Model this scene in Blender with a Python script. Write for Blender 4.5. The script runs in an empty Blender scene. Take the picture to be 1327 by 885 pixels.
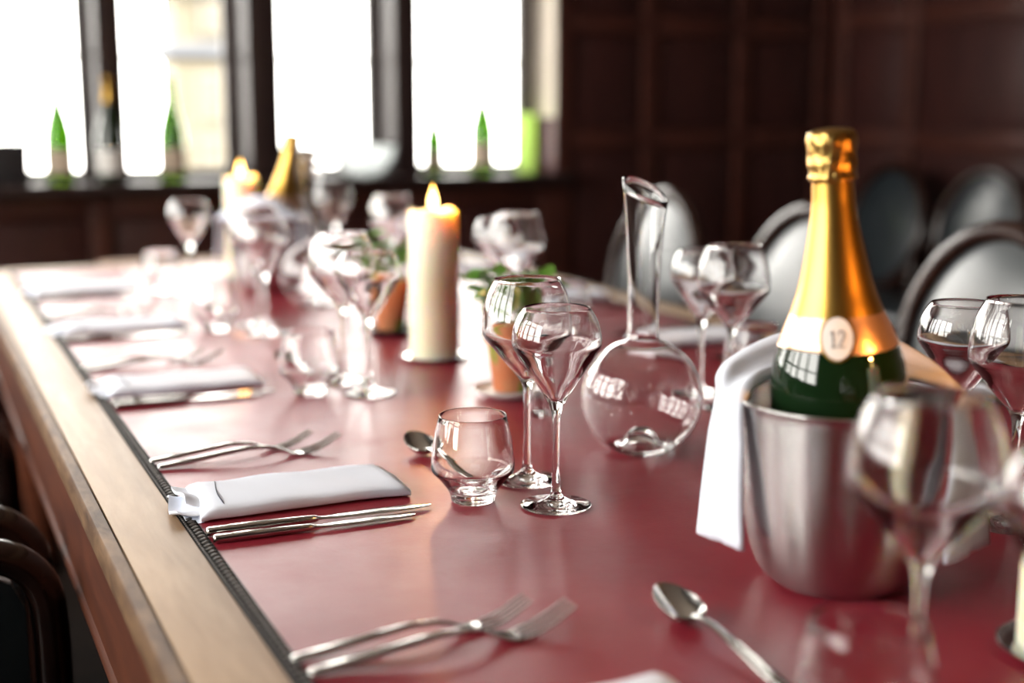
import bpy, bmesh, math, random
from mathutils import Vector, Matrix
random.seed(7)
S = bpy.context.scene
COL = S.collection
PI = math.pi

# ------------------------------------------------------------------ camera, world, light, exposure
TZ = 0.75                                   # table top height
cam_d = bpy.data.cameras.new('camera')
cam = bpy.data.objects.new('camera', cam_d); COL.objects.link(cam)
cam_d.sensor_width = 36.0
cam_d.lens = 36.0 * 1715 / 1327
cam.location = (0, 0, TZ + 0.394)
cam.rotation_euler = (PI / 2 - math.atan(298.5 / 1715), 0, -math.radians(24.6))
cam_d.clip_start = 0.02
cam_d.dof.use_dof = True
cam_d.dof.focus_distance = 1.31
cam_d.dof.aperture_fstop = 2.0
cam_d.dof.aperture_blades = 0
S.camera = cam

world = bpy.data.worlds.new('overcast_sky'); S.world = world
world.use_nodes = True
bg = world.node_tree.nodes['Background']
bg.inputs[0].default_value = (1.0, 0.97, 0.91, 1)
bg.inputs[1].default_value = 15.0

S.view_settings.view_transform = 'Standard'
S.view_settings.look = 'None'
S.view_settings.exposure = 0.0
S.view_settings.gamma = 1.0
S.view_settings.use_curve_mapping = False
S.cycles.max_bounces = 28
S.cycles.transmission_bounces = 24
S.cycles.transparent_max_bounces = 24
S.cycles.glossy_bounces = 8
S.cycles.diffuse_bounces = 4
S.cycles.sample_clamp_indirect = 12.0
S.cycles.use_denoising = True

def portal(name, loc, rot, sx, sy):
    d = bpy.data.lights.new(name, 'AREA'); d.shape = 'RECTANGLE'; d.size = sx; d.size_y = sy
    d.cycles.is_portal = True
    o = bpy.data.objects.new(name, d); COL.objects.link(o)
    o.location = loc; o.rotation_euler = rot
portal('daylight_back', (0.49, 4.98, 1.68), (-PI / 2, 0, 0), 3.75, 1.5)
portal('daylight_left', (-1.75, 2.35, 1.725), (0, -PI / 2, 0), 1.62, 4.16)

# ------------------------------------------------------------------ materials
MATS = {}
def nmat(name):
    m = bpy.data.materials.new(name); m.use_nodes = True
    MATS[name] = m
    nt = m.node_tree
    return m, nt, nt.nodes['Principled BSDF']
def ramp(nt, fac, stops):
    r = nt.nodes.new('ShaderNodeValToRGB')
    e = r.color_ramp.elements
    while len(e) < len(stops): e.new(0.5)
    for k, (p, c) in enumerate(stops):
        e[k].position = p; e[k].color = (*c, 1) if len(c) == 3 else c
    nt.links.new(fac, r.inputs[0])
    return r
def noise(nt, scale, detail=4, rough=0.5, stretch=None, coord='Object', dist=0.0):
    tc = nt.nodes.new('ShaderNodeTexCoord')
    n = nt.nodes.new('ShaderNodeTexNoise')
    n.inputs['Scale'].default_value = scale; n.inputs['Detail'].default_value = detail
    n.inputs['Roughness'].default_value = rough; n.inputs['Distortion'].default_value = dist
    if stretch:
        mp = nt.nodes.new('ShaderNodeMapping'); mp.inputs['Scale'].default_value = stretch
        nt.links.new(tc.outputs[coord], mp.inputs[0]); nt.links.new(mp.outputs[0], n.inputs[0])
    else:
        nt.links.new(tc.outputs[coord], n.inputs[0])
    return n
def bump(nt, bs, fac, strength, dist=0.001):
    b = nt.nodes.new('ShaderNodeBump'); b.inputs['Strength'].default_value = strength
    b.inputs['Distance'].default_value = dist
    nt.links.new(fac, b.inputs['Height']); nt.links.new(b.outputs[0], bs.inputs['Normal'])
    return b
def simple(name, col, rough=0.5, metal=0.0, spec=0.5, nscale=None, var=0.15, bmp=0.0, stretch=None, bdist=0.001):
    m, nt, b = nmat(name)
    b.inputs['Roughness'].default_value = rough; b.inputs['Metallic'].default_value = metal
    b.inputs['Specular IOR Level'].default_value = spec
    b.inputs['Base Color'].default_value = (*col, 1)
    if nscale:
        n = noise(nt, nscale, 5, 0.55, stretch)
        lo = tuple(c * (1 - var) for c in col); hi = tuple(min(1, c * (1 + var)) for c in col)
        r = ramp(nt, n.outputs['Fac'], [(0.3, lo), (0.7, hi)])
        nt.links.new(r.outputs[0], b.inputs['Base Color'])
        if bmp: bump(nt, b, n.outputs['Fac'], bmp, bdist)
    return m

def wood(name, c0, c1, rough, scale=6, stretch=(8, 1, 8), bmp=0.15, spec=0.5):
    m, nt, b = nmat(name)
    n = noise(nt, scale, 8, 0.62, stretch, dist=0.4)
    r = ramp(nt, n.outputs['Fac'], [(0.32, c0), (0.68, c1)])
    nt.links.new(r.outputs[0], b.inputs['Base Color'])
    b.inputs['Roughness'].default_value = rough; b.inputs['Specular IOR Level'].default_value = spec
    n2 = noise(nt, scale * 7, 6, 0.6, stretch)
    bump(nt, b, n2.outputs['Fac'], bmp, 0.0006)
    return m
wood('border_wood', (0.30, 0.185, 0.10), (0.42, 0.28, 0.165), 0.48, 5, (9, 1, 9), 0.12, 0.25)
wood('border_wood_across', (0.30, 0.185, 0.10), (0.42, 0.28, 0.165), 0.48, 5, (1, 9, 9), 0.12, 0.25)
wood('worn_edge', (0.06, 0.026, 0.011), (0.21, 0.12, 0.06), 0.6, 14, (3, 1, 3), 0.4, 0.3)
wood('apron_wood', (0.055, 0.012, 0.005), (0.125, 0.034, 0.013), 0.5, 5, (6, 1, 6), 0.12, 0.3)
wood('panel_wood', (0.030, 0.0085, 0.0075), (0.052, 0.0145, 0.0115), 0.45, 3, (7, 7, 1), 0.1)
wood('rail_wood', (0.042, 0.0115, 0.008), (0.072, 0.020, 0.0125), 0.42, 3, (1.2, 1.2, 7), 0.1)
wood('window_wood', (0.016, 0.008, 0.008), (0.030, 0.015, 0.013), 0.5, 4, (8, 8, 1), 0.1)
wood('chair_wood', (0.010, 0.004, 0.003), (0.030, 0.011, 0.007), 0.2, 6, (2, 2, 2), 0.05)
wood('tan_wood', (0.20, 0.10, 0.05), (0.30, 0.16, 0.08), 0.7, 5, (1, 8, 8), 0.1)
wood('floor_wood', (0.005, 0.003, 0.002), (0.012, 0.006, 0.004), 0.85, 3, (1, 10, 1), 0.15, 0.05)

m, nt, b = nmat('red_leather')
n = noise(nt, 3.5, 6, 0.6)
r = ramp(nt, n.outputs['Fac'], [(0.3, (0.20, 0.012, 0.024)), (0.55, (0.25, 0.017, 0.031)), (0.75, (0.30, 0.027, 0.038))])
nt.links.new(r.outputs[0], b.inputs['Base Color'])
n2 = noise(nt, 9, 6, 0.65)
r2 = ramp(nt, n2.outputs['Fac'], [(0.3, (0.33,) * 3), (0.7, (0.44,) * 3)])
nt.links.new(r2.outputs[0], b.inputs['Roughness'])
n3 = noise(nt, 420, 3, 0.6)
n4 = noise(nt, 22, 5, 0.6)
mx = nt.nodes.new('ShaderNodeMath'); mx.operation = 'MULTIPLY_ADD'
nt.links.new(n4.outputs['Fac'], mx.inputs[0]); mx.inputs[1].default_value = 2.2; nt.links.new(n3.outputs['Fac'], mx.inputs[2])
bump(nt, b, mx.outputs[0], 0.32, 0.0006)
b.inputs['Specular IOR Level'].default_value = 0.42

m, nt, b = nmat('black_leather')
b.inputs['Base Color'].default_value = (0.012, 0.020, 0.025, 1); b.inputs['Roughness'].default_value = 0.32
b.inputs['Specular IOR Level'].default_value = 0.9; b.inputs['Coat Weight'].default_value = 0.5; b.inputs['Coat Roughness'].default_value = 0.3
n = noise(nt, 160, 4, 0.6); bump(nt, b, n.outputs['Fac'], 0.15, 0.0008)

m, nt, b = nmat('glass')
b.inputs['Base Color'].default_value = (1.0, 1.0, 1.0, 1); b.inputs['Roughness'].default_value = 0.0
b.inputs['IOR'].default_value = 1.5; b.inputs['Transmission Weight'].default_value = 1.0
m, nt, b = nmat('green_glass')
b.inputs['Base Color'].default_value = (0.085, 0.17, 0.006, 1); b.inputs['Roughness'].default_value = 0.02
b.inputs['IOR'].default_value = 1.5; b.inputs['Transmission Weight'].default_value = 1.0
m, nt, b = nmat('dark_green_glass')
b.inputs['Base Color'].default_value = (0.006, 0.018, 0.006, 1); b.inputs['Roughness'].default_value = 0.04
b.inputs['IOR'].default_value = 1.5
b.inputs['Coat Weight'].default_value = 0.4

m = bpy.data.materials.new('window_pane'); m.use_nodes = True; MATS['window_pane'] = m
nt = m.node_tree; nt.nodes.clear()
out = nt.nodes.new('ShaderNodeOutputMaterial'); tr = nt.nodes.new('ShaderNodeBsdfTransparent')
gl = nt.nodes.new('ShaderNodeBsdfGlossy'); gl.inputs['Roughness'].default_value = 0.02
mxs = nt.nodes.new('ShaderNodeMixShader'); fr = nt.nodes.new('ShaderNodeFresnel'); fr.inputs[0].default_value = 1.25
nt.links.new(fr.outputs[0], mxs.inputs[0]); nt.links.new(tr.outputs[0], mxs.inputs[1]); nt.links.new(gl.outputs[0], mxs.inputs[2])
nt.links.new(mxs.outputs[0], out.inputs[0])

simple('steel', (0.52, 0.51, 0.49), 0.12, 1.0, nscale=30, var=0.05)
m, nt, b = nmat('brushed_steel')
b.inputs['Base Color'].default_value = (0.55, 0.545, 0.54, 1); b.inputs['Metallic'].default_value = 1.0
b.inputs['Roughness'].default_value = 0.26
n = noise(nt, 30, 6, 0.6, (1, 1, 12)); bump(nt, b, n.outputs['Fac'], 0.02, 0.0005)
b.inputs['Anisotropic'].default_value = 0.85; b.inputs['Anisotropic Rotation'].default_value = 0.25
tg = nt.nodes.new('ShaderNodeTangent'); tg.direction_type = 'RADIAL'; tg.axis = 'Z'
nt.links.new(tg.outputs[0], b.inputs['Tangent'])
m, nt, b = nmat('gold_foil')
b.inputs['Base Color'].default_value = (0.56, 0.33, 0.075, 1); b.inputs['Metallic'].default_value = 1.0
b.inputs['Roughness'].default_value = 0.33
n = noise(nt, 60, 3, 0.5); bump(nt, b, n.outputs['Fac'], 0.12, 0.001)
m, nt, b = nmat('crinkled_foil')
b.inputs['Base Color'].default_value = (0.50, 0.31, 0.09, 1); b.inputs['Metallic'].default_value = 1.0
b.inputs['Roughness'].default_value = 0.3
n = noise(nt, 110, 4, 0.6); bump(nt, b, n.outputs['Fac'], 0.7, 0.003)
m, nt, b = nmat('foil_band')
b.inputs['Base Color'].default_value = (0.90, 0.58, 0.38, 1); b.inputs['Metallic'].default_value = 0.85
b.inputs['Roughness'].default_value = 0.3
n = noise(nt, 70, 4, 0.6); bump(nt, b, n.outputs['Fac'], 0.5, 0.0015)
simple('label_paper', (0.80, 0.78, 0.74), 0.6, nscale=40, var=0.04)
simple('cream_label', (0.62, 0.50, 0.38), 0.6, nscale=30, var=0.06)
simple('grey_ink', (0.18, 0.18, 0.19), 0.6, nscale=50, var=0.05)
m, nt, b = nmat('linen')
b.inputs['Base Color'].default_value = (0.79, 0.83, 0.93, 1); b.inputs['Roughness'].default_value = 0.85
b.inputs['Specular IOR Level'].default_value = 0.2
n = noise(nt, 900, 2, 0.5); bump(nt, b, n.outputs['Fac'], 0.15, 0.0004)
simple('navy_thread', (0.03, 0.035, 0.07), 0.8, nscale=300, var=0.1)
m, nt, b = nmat('candle_wax')
b.inputs['Base Color'].default_value = (0.92, 0.86, 0.66, 1); b.inputs['Roughness'].default_value = 0.5
b.inputs['Subsurface Weight'].default_value = 0.7; b.inputs['Subsurface Radius'].default_value = (1.0, 0.55, 0.22)
b.inputs['Subsurface Scale'].default_value = 0.032
m = bpy.data.materials.new('flame'); m.use_nodes = True; MATS['flame'] = m
nt = m.node_tree; nt.nodes.clear()
out = nt.nodes.new('ShaderNodeOutputMaterial'); em = nt.nodes.new('ShaderNodeEmission')
lw = nt.nodes.new('ShaderNodeTexCoord'); sp = nt.nodes.new('ShaderNodeSeparateXYZ')
nt.links.new(lw.outputs['Generated'], sp.inputs[0])
rr = ramp(nt, sp.outputs[2], [(0.0, (1.0, 0.42, 0.06)), (0.35, (1.0, 0.66, 0.22)), (1.0, (1.0, 0.48, 0.08))])
nt.links.new(rr.outputs[0], em.inputs[0]); em.inputs[1].default_value = 14.0
nt.links.new(em.outputs[0], out.inputs[0])
simple('wick', (0.02, 0.015, 0.01), 0.9, nscale=200)
m, nt, b = nmat('terracotta')
n = noise(nt, 26, 5, 0.6)
r = ramp(nt, n.outputs['Fac'], [(0.42, (0.52, 0.17, 0.07)), (0.54, (0.50, 0.20, 0.09)), (0.60, (0.20, 0.25, 0.03))])
nt.links.new(r.outputs[0], b.inputs['Base Color']); b.inputs['Roughness'].default_value = 0.85
bump(nt, b, n.outputs['Fac'], 0.2, 0.001)
simple('soil', (0.03, 0.02, 0.013), 0.95, nscale=120, var=0.5, bmp=0.8, bdist=0.003)
m, nt, b = nmat('leaf')
n = noise(nt, 40, 4, 0.6)
r = ramp(nt, n.outputs['Fac'], [(0.3, (0.055, 0.16, 0.012)), (0.7, (0.13, 0.32, 0.03))])
nt.links.new(r.outputs[0], b.inputs['Base Color']); b.inputs['Roughness'].default_value = 0.45
b.inputs['Transmission Weight'].default_value = 0.15
simple('white_china', (0.78, 0.77, 0.74), 0.18, spec=0.5, nscale=20, var=0.02)
simple('dark_plastic', (0.012, 0.016, 0.028), 0.35, nscale=30, var=0.1)
simple('dark_card', (0.012, 0.011, 0.013), 0.6, nscale=30, var=0.15)
simple('cream_plaster', (0.70, 0.62, 0.52), 0.85, nscale=8, var=0.05)
simple('casement_grey', (0.15, 0.135, 0.13), 0.5, nscale=12, var=0.08)
simple('ceiling_plaster', (0.62, 0.56, 0.49), 0.9, nscale=4, var=0.04)
def translucent(name, col):
    m = bpy.data.materials.new(name); m.use_nodes = True; MATS[name] = m
    nt = m.node_tree; nt.nodes.clear()
    out = nt.nodes.new('ShaderNodeOutputMaterial'); df = nt.nodes.new('ShaderNodeBsdfDiffuse'); tl = nt.nodes.new('ShaderNodeBsdfTranslucent'); mx = nt.nodes.new('ShaderNodeMixShader')
    n = noise(nt, 14, 3, 0.5); r = ramp(nt, n.outputs['Fac'], [(0.3, tuple(c * 0.94 for c in col)), (0.7, col)])
    nt.links.new(r.outputs[0], df.inputs[0]); nt.links.new(r.outputs[0], tl.inputs[0]); mx.inputs[0].default_value = 0.65
    nt.links.new(df.outputs[0], mx.inputs[1]); nt.links.new(tl.outputs[0], mx.inputs[2]); nt.links.new(mx.outputs[0], out.inputs[0])
translucent('lime_wax', (0.80, 0.98, 0.45))
translucent('opal_glass', (0.93, 0.96, 0.96))
simple('maroon_paint', (0.085, 0.018, 0.022), 0.5, nscale=8, var=0.08)
simple('facade', (0.135, 0.118, 0.083), 0.9, nscale=2, var=0.08)
simple('stone_grey', (0.085, 0.09, 0.10), 0.9, nscale=2, var=0.08)
simple('white_paint', (0.18, 0.168, 0.145), 0.5, nscale=5, var=0.03)
simple('street', (0.30, 0.29, 0.28), 0.9, nscale=0.5, var=0.1)
simple('rope_dark', (0.008, 0.0075, 0.007), 0.9, 0.0, 0.08, nscale=80, var=0.2)
simple('rope_light', (0.10, 0.09, 0.085), 0.5, 0.0, 0.25, nscale=80, var=0.2)
simple('brass', (0.72, 0.50, 0.20), 0.25, 1.0, nscale=40, var=0.05)
M = MATS

# ------------------------------------------------------------------ helpers
def link(name, me, mat, parent=None):
    o = bpy.data.objects.new(name, me); COL.objects.link(o)
    if mat is not None and len(me.materials) == 0: me.materials.append(M[mat])
    if parent is not None: o.parent = parent
    return o
def mesh(name, v, f, smooth=None):
    me = bpy.data.meshes.new(name); me.from_pydata([tuple(p) for p in v], [], f)
    bm = bmesh.new(); bm.from_mesh(me)
    bmesh.ops.recalc_face_normals(bm, faces=bm.faces)
    bm.to_mesh(me); bm.free()
    if smooth is not None:
        for p in me.polygons: p.use_smooth = True
        if smooth < 180: me.set_sharp_from_angle(angle=math.radians(smooth))
    me.update()
    return me
def mesh_raw(name, v, f, smooth=None):
    me = bpy.data.meshes.new(name); me.from_pydata([tuple(p) for p in v], [], f)
    if smooth is not None:
        for p in me.polygons: p.use_smooth = True
        if smooth < 180: me.set_sharp_from_angle(angle=math.radians(smooth))
    me.update()
    return me
def box_mesh(name, x0, x1, y0, y1, z0, z1, bev=0.0, seg=2):
    bm = bmesh.new()
    bmesh.ops.create_cube(bm, size=1.0)
    for v in bm.verts:
        v.co = Vector(((x0 + x1) / 2 + v.co.x * (x1 - x0), (y0 + y1) / 2 + v.co.y * (y1 - y0), (z0 + z1) / 2 + v.co.z * (z1 - z0)))
    if bev > 0:
        bmesh.ops.bevel(bm, geom=list(bm.edges), offset=bev, segments=seg, profile=0.5, affect='EDGES')
    me = bpy.data.meshes.new(name); bm.to_mesh(me); bm.free()
    if bev > 0:
        for p in me.polygons: p.use_smooth = True
        me.set_sharp_from_angle(angle=math.radians(40))
    return me
def box(name, x0, x1, y0, y1, z0, z1, mat, parent=None, bev=0.0):
    return link(name, box_mesh(name, x0, x1, y0, y1, z0, z1, bev), mat, parent)
def tag(o, label, cat=None, group=None, kind=None):
    if label: o['label'] = label
    if cat: o['category'] = cat
    if group: o['group'] = group
    if kind: o['kind'] = kind
    return o
def thing(name, label, cat, loc=(0, 0, 0), rz=0.0, group=None):
    o = bpy.data.objects.new(name, None); COL.objects.link(o)
    o.empty_display_size = 0.05
    o.location = loc; o.rotation_euler = (0, 0, rz)
    return tag(o, label, cat, group)
def struct(o): o['kind'] = 'structure'; return o
def spline(pts, n=6):
    P = [Vector(p) for p in pts]; out = []
    for i in range(len(P) - 1):
        p0 = P[max(i - 1, 0)]; p1 = P[i]; p2 = P[i + 1]; p3 = P[min(i + 2, len(P) - 1)]
        # centripetal-ish tangents limited by chord length, so close points make a crisp turn
        d1 = (p1 - p0).length or 1e-6; d2 = (p2 - p1).length or 1e-6; d3 = (p3 - p2).length or 1e-6
        m1 = (p2 - p0) * (d2 / (d1 + d2)) if i > 0 else (p2 - p1)
        m2 = (p3 - p1) * (d2 / (d2 + d3)) if i < len(P) - 2 else (p2 - p1)
        for k in range(n):
            t = k / n; t2 = t * t; t3 = t2 * t
            out.append(p1 * (2 * t3 - 3 * t2 + 1) + m1 * (t3 - 2 * t2 + t) + p2 * (-2 * t3 + 3 * t2) + m2 * (t3 - t2))
    out.append(P[-1])
    return out
def lathe(name, prof, seg=48, smooth=50, scale=1.0):
    """closed-as-given revolution of (r, z) points; points on the axis become one vertex"""
    v = []; rings = []
    for p in prof:
        r, z = p[0] * scale, p[1] * scale
        if r < 1e-6:
            rings.append([len(v)]); v.append((0, 0, z))
        else:
            rings.append(list(range(len(v), len(v) + seg)))
            for k in range(seg):
                a = 2 * PI * k / seg; v.append((r * math.cos(a), r * math.sin(a), z))
    f = []
    for a, b_ in zip(rings, rings[1:]):
        if len(a) == 1 and len(b_) == 1: continue
        for k in range(seg):
            k2 = (k + 1) % seg
            if len(a) == 1: f.append((a[0], b_[k2], b_[k]))
            elif len(b_) == 1: f.append((a[k], a[k2], b_[0]))
            else: f.append((a[k], a[k2], b_[k2], b_[k]))
    return mesh_raw(name, v, f, smooth)
def frames(path, closed=False):
    P = [Vector(p) for p in path]; n = len(P); T = []
    for i in range(n):
        if closed: t = P[(i + 1) % n] - P[i - 1]
        else: t = P[min(i + 1, n - 1)] - P[max(i - 1, 0)]
        T.append(t.normalized())
    up = Vector((0, 0, 1))
    if abs(T[0].dot(up)) > 0.9: up = Vector((1, 0, 0))
    N = [(up - T[0] * up.dot(T[0])).normalized()]
    for i in range(1, n):
        nn = N[-1] - T[i] * N[-1].dot(T[i]); N.append(nn.normalized())
    return P, T, N
def tube_mesh(name, path, rad, seg=10, closed=False, flat=1.0, smooth=60):
    P, T, N = frames(path, closed); v = []; f = []
    n = len(P)
    for i in range(n):
        r = rad[i] if isinstance(rad, (list, tuple)) else rad
        B = T[i].cross(N[i])
        for k in range(seg):
            a = 2 * PI * k / seg
            v.append(P[i] + N[i] * (r * math.cos(a)) + B * (r * flat * math.sin(a)))
    for i in range(n if closed else n - 1):
        j = (i + 1) % n
        for k in range(seg):
            k2 = (k + 1) % seg
            f.append((i * seg + k, i * seg + k2, j * seg + k2, j * seg + k))
    if not closed:
        f.append(tuple(range(seg))); f.append(tuple(range((n - 1) * seg, n * seg)))
    return mesh(name, v, f, smooth)
def loft_mesh(name, st, seg=12, p=2.6, smooth=60):
    """stations (x, y, z, half width along y, half thickness along z): superellipse sections along x"""
    v = []; f = []
    for (x, y, z, w, h) in st:
        for k in range(seg):
            a = 2 * PI * k / seg; c, s = math.cos(a), math.sin(a)
            v.append((x, y + w * math.copysign(abs(c) ** (2 / p), c), z + h * math.copysign(abs(s) ** (2 / p), s)))
    n = len(st)
    for i in range(n - 1):
        for k in range(seg):
            k2 = (k + 1) % seg
            f.append((i * seg + k, i * seg + k2, (i + 1) * seg + k2, (i + 1) * seg + k))
    f.append(tuple(range(seg))); f.append(tuple(range((n - 1) * seg, n * seg)))
    return mesh(name, v, f, smooth)
def join_mesh(name, parts, smooth=None):
    bm = bmesh.new()
    for me in parts: bm.from_mesh(me)
    out = bpy.data.meshes.new(name); bm.to_mesh(out); bm.free()
    if smooth is not None:
        for p in out.polygons: p.use_smooth = True
        out.set_sharp_from_angle(angle=math.radians(smooth))
    return out
def copy_tree(o, loc, rz, label=None, parent=None):
    c = o.copy(); COL.objects.link(c)
    if parent is None:
        c.location = loc; c.rotation_euler = (o.rotation_euler.x, o.rotation_euler.y, rz)
        if label: c['label'] = label
    else: c.parent = parent
    for ch in list(o.children): copy_tree(ch, None, None, None, c)
    return c

# ------------------------------------------------------------------ the room
XL, XR, YB, YN, ZC = -1.6, 3.75, 4.8, -3.2, 2.95
SILL, WTOP = 0.90, 2.45
fl = struct(box('floor', XL - 0.3, XR + 0.3, YN - 0.3, YB + 0.3, -0.12, -0.012, 'floor_wood'))
plank_me = None
y = YN
fx = XL
k = 0
while fx < XR - 0.01:
    w = min(0.14, XR - fx)
    pl = box('plank', fx + 0.001, fx + w - 0.001, YN, YB, -0.02, 0.0, 'floor_wood', fl)
    fx += 0.14; k += 1
struct(box('ceiling', XL - 0.3, XR + 0.3, YN - 0.3, YB + 0.3, ZC, ZC + 0.12, 'ceiling_plaster'))

# back wall with the long mullioned window (front face y = YB, glass at y = 5.0)
WX0, WX1 = -1.36, 2.388
wb = struct(tag(bpy.data.objects.new('wall_back', None), None)); COL.objects.link(wb)
box('wall_below_sill', XL - 0.3, XR + 0.3, YB + 0.03, YB + 0.33, 0, SILL - 0.04, 'panel_wood', wb)
box('wall_above_window', XL - 0.3, XR + 0.3, YB + 0.03, YB + 0.33, WTOP, ZC, 'panel_wood', wb)
box('wall_pier', WX1 + 0.012, XR + 0.3, YB + 0.03, YB + 0.33, SILL - 0.04, WTOP, 'panel_wood', wb)
box('wall_pier', XL - 0.3, WX0 - 0.012, YB + 0.03, YB + 0.33, SILL - 0.04, WTOP, 'panel_wood', wb)
def panelling(parent, axis, pos, a0, a1, z0, z1, cols, rows, face):
    """raised and fielded panels between stiles and rails; axis 'y' = wall facing -y at y=pos, 'x' = wall facing x"""
    def bx(name, a, b_, za, zb, d0, d1, mat, bev):
        lo, hi = sorted((pos + face * d0, pos + face * d1))
        if axis == 'y': return box(name, a, b_, lo, hi, za, zb, mat, parent, bev)
        return box(name, lo, hi, a, b_, za, zb, mat, parent, bev)
    sw = 0.075
    for c in cols: bx('stile', c - sw / 2, c + sw / 2, z0, z1, -0.004, 0.03, 'rail_wood', 0.004)
    for ca, cb in zip(cols, cols[1:]):
        for zr in rows: bx('rail', ca + sw / 2, cb - sw / 2, zr - 0.04, zr + 0.04, -0.004, 0.028, 'rail_wood', 0.004)
        for za, zb in zip(rows, rows[1:]):
            bx('panel', ca + sw / 2 + 0.012, cb - sw / 2 - 0.012, za + 0.052, zb - 0.052, -0.004, 0.014, 'panel_wood', 0.008)
panelling(wb, 'y', YB + 0.03, 0, 0, 0.0, ZC, [2.43, 2.83, 3.285, 3.70], [0.06, 1.03, 1.49, 2.1, 2.9], -1)
panelling(wb, 'y', YB + 0.03, 0, 0, 0.0, SILL - 0.045, [-1.55, -1.1, -0.5, 0.1, 0.62, 1.2, 1.8, 2.36], [0.06, 0.815], -1)
# right wall
wr = struct(box('wall_right', XR, XR + 0.3, YN - 0.3, YB + 0.3, 0, ZC, 'panel_wood'))
panelling(wr, 'x', XR, 0, 0, 0.0, ZC, [4.72, 4.28, 3.58, 2.9, 2.2, 1.5, 0.8, 0.1, -0.6, -1.3, -2.0, -2.7][::-1], [0.06, 1.03, 1.52, 2.1, 2.9], -1)
# near wall behind the viewer
wn = struct(box('wall_front', XL - 0.3, XR + 0.3, YN - 0.3, YN, 0, ZC, 'panel_wood'))
panelling(wn, 'y', YN, 0, 0, 0.0, ZC, [-1.5, -0.8, -0.1, 0.6, 1.3, 2.0, 2.7, 3.4], [0.06, 1.03, 2.1, 2.9], 1)
# left wall with its own mullioned window
LY0, LY1 = 0.25, 4.45
LS, LT = 0.90, 2.55
wl = struct(tag(bpy.data.objects.new('wall_left', None), None)); COL.objects.link(wl)
box('wall_below_sill', XL - 0.3, XL, YN - 0.3, YB + 0.3, 0, LS, 'panel_wood', wl)
box('wall_above_window', XL - 0.3, XL, YN - 0.3, YB + 0.3, LT, ZC, 'panel_wood', wl)
box('wall_pier', XL - 0.3, XL, YN - 0.3, LY0, LS, LT, 'panel_wood', wl)
box('wall_pier', XL - 0.3, XL, LY1, YB + 0.3, LS, LT, 'panel_wood', wl)

# window_1: back
w1 = struct(bpy.data.objects.new('window_1', None)); COL.objects.link(w1)
mull = [-0.93, -0.395, 0.14, 0.678, 1.214, 1.760]
mhw = {1.214: 0.060, 1.760: 0.050}
edges = [WX0] + mull + [WX1]
for mx_ in mull:
    box('mullion', mx_ - mhw.get(mx_, 0.046), mx_ + mhw.get(mx_, 0.046), YB - 0.005, YB + 0.2, SILL, WTOP, 'window_wood', w1, 0.006)
box('window_sill', WX0 - 0.05, WX1 + 0.05, YB - 0.08, YB + 0.28, SILL - 0.04, SILL, 'window_wood', w1, 0.008)
for a, b_ in zip(edges, edges[1:]):
    a2 = a + (mhw.get(a, 0.046) if a != WX0 else 0.0); b2 = b_ - (mhw.get(b_, 0.046) if b_ != WX1 else 0.0)
    fw = 0.045; fr_ = 0.08 if b_ == WX1 else fw
    y0, y1 = YB + 0.185, YB + 0.22
    box('casement_frame', a2, a2 + 0.022, y0, y1, SILL, WTOP, 'casement_grey', w1, 0.003)
    box('casement_frame', b2 - fr_, b2, y0, y1, SILL, WTOP, 'casement_grey', w1, 0.003)
    box('casement_frame', a2 + 0.022, b2 - fr_, y0, y1, SILL, SILL + 0.035, 'casement_grey', w1, 0.003)
    box('casement_frame', a2 + 0.022, b2 - fr_, y0, y1, WTOP - 0.035, WTOP, 'casement_grey', w1, 0.003)
    zs = [SILL + 0.035, 1.335, 1.80, 2.1, WTOP - 0.035]
    for za, zb in zip(zs, zs[1:]):
        box('pane', a2 + 0.022, b2 - fr_, YB + 0.205, YB + 0.208, za, zb, 'window_pane', w1)
    for zb in zs[1:-1]:
        box('glazing_bar', a2 + 0.02, b2 - fr_ + 0.002, y0 + 0.008, y1, zb - 0.007, zb + 0.007, 'casement_grey', w1)
box('window_reveal', WX1, WX1 + 0.012, YB + 0.005, YB + 0.2, 1.12, WTOP, 'cream_plaster', w1)
box('window_reveal', WX1, WX1 + 0.012, YB + 0.005, YB + 0.2, SILL, 1.12, 'maroon_paint', w1)
box('window_reveal', WX0 - 0.012, WX0, YB + 0.005, YB + 0.2, SILL, WTOP, 'cream_plaster', w1)
# window_2: left
w2 = struct(bpy.data.objects.new('window_2', None)); COL.objects.link(w2)
nL = 5
step = (LY1 - LY0) / nL
box('window_sill', XL - 0.25, XL + 0.06, LY0 - 0.05, LY1 + 0.05, LS - 0.03, LS, 'window_wood', w2, 0.008)
for i in range(nL):
    a = LY0 + i * step; b_ = a + step
    if i: box('mullion', XL - 0.2, XL + 0.005, a - 0.06, a + 0.06, LS, LT, 'window_wood', w2, 0.006)
    for (p0, p1, q0, q1) in ((a + 0.03, a + 0.06, LS, LT), (b_ - 0.06, b_ - 0.03, LS, LT), (a + 0.06, b_ - 0.06, LS, LS + 0.035), (a + 0.06, b_ - 0.06, LT - 0.035, LT)):
        box('casement_frame', XL - 0.22, XL - 0.185, p0, p1, q0, q1, 'casement_grey', w2, 0.003)
    for zb in (1.35, 2.05): box('glazing_bar', XL - 0.215, XL - 0.185, a + 0.055, b_ - 0.055, zb - 0.03, zb + 0.03, 'casement_grey', w2)
    for za, zb in ((LS + 0.035, 1.35), (1.35, 2.05), (2.05, LT - 0.035)):
        box('pane', XL - 0.208, XL - 0.205, a + 0.06, b_ - 0.06, za, zb, 'window_pane', w2)

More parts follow.
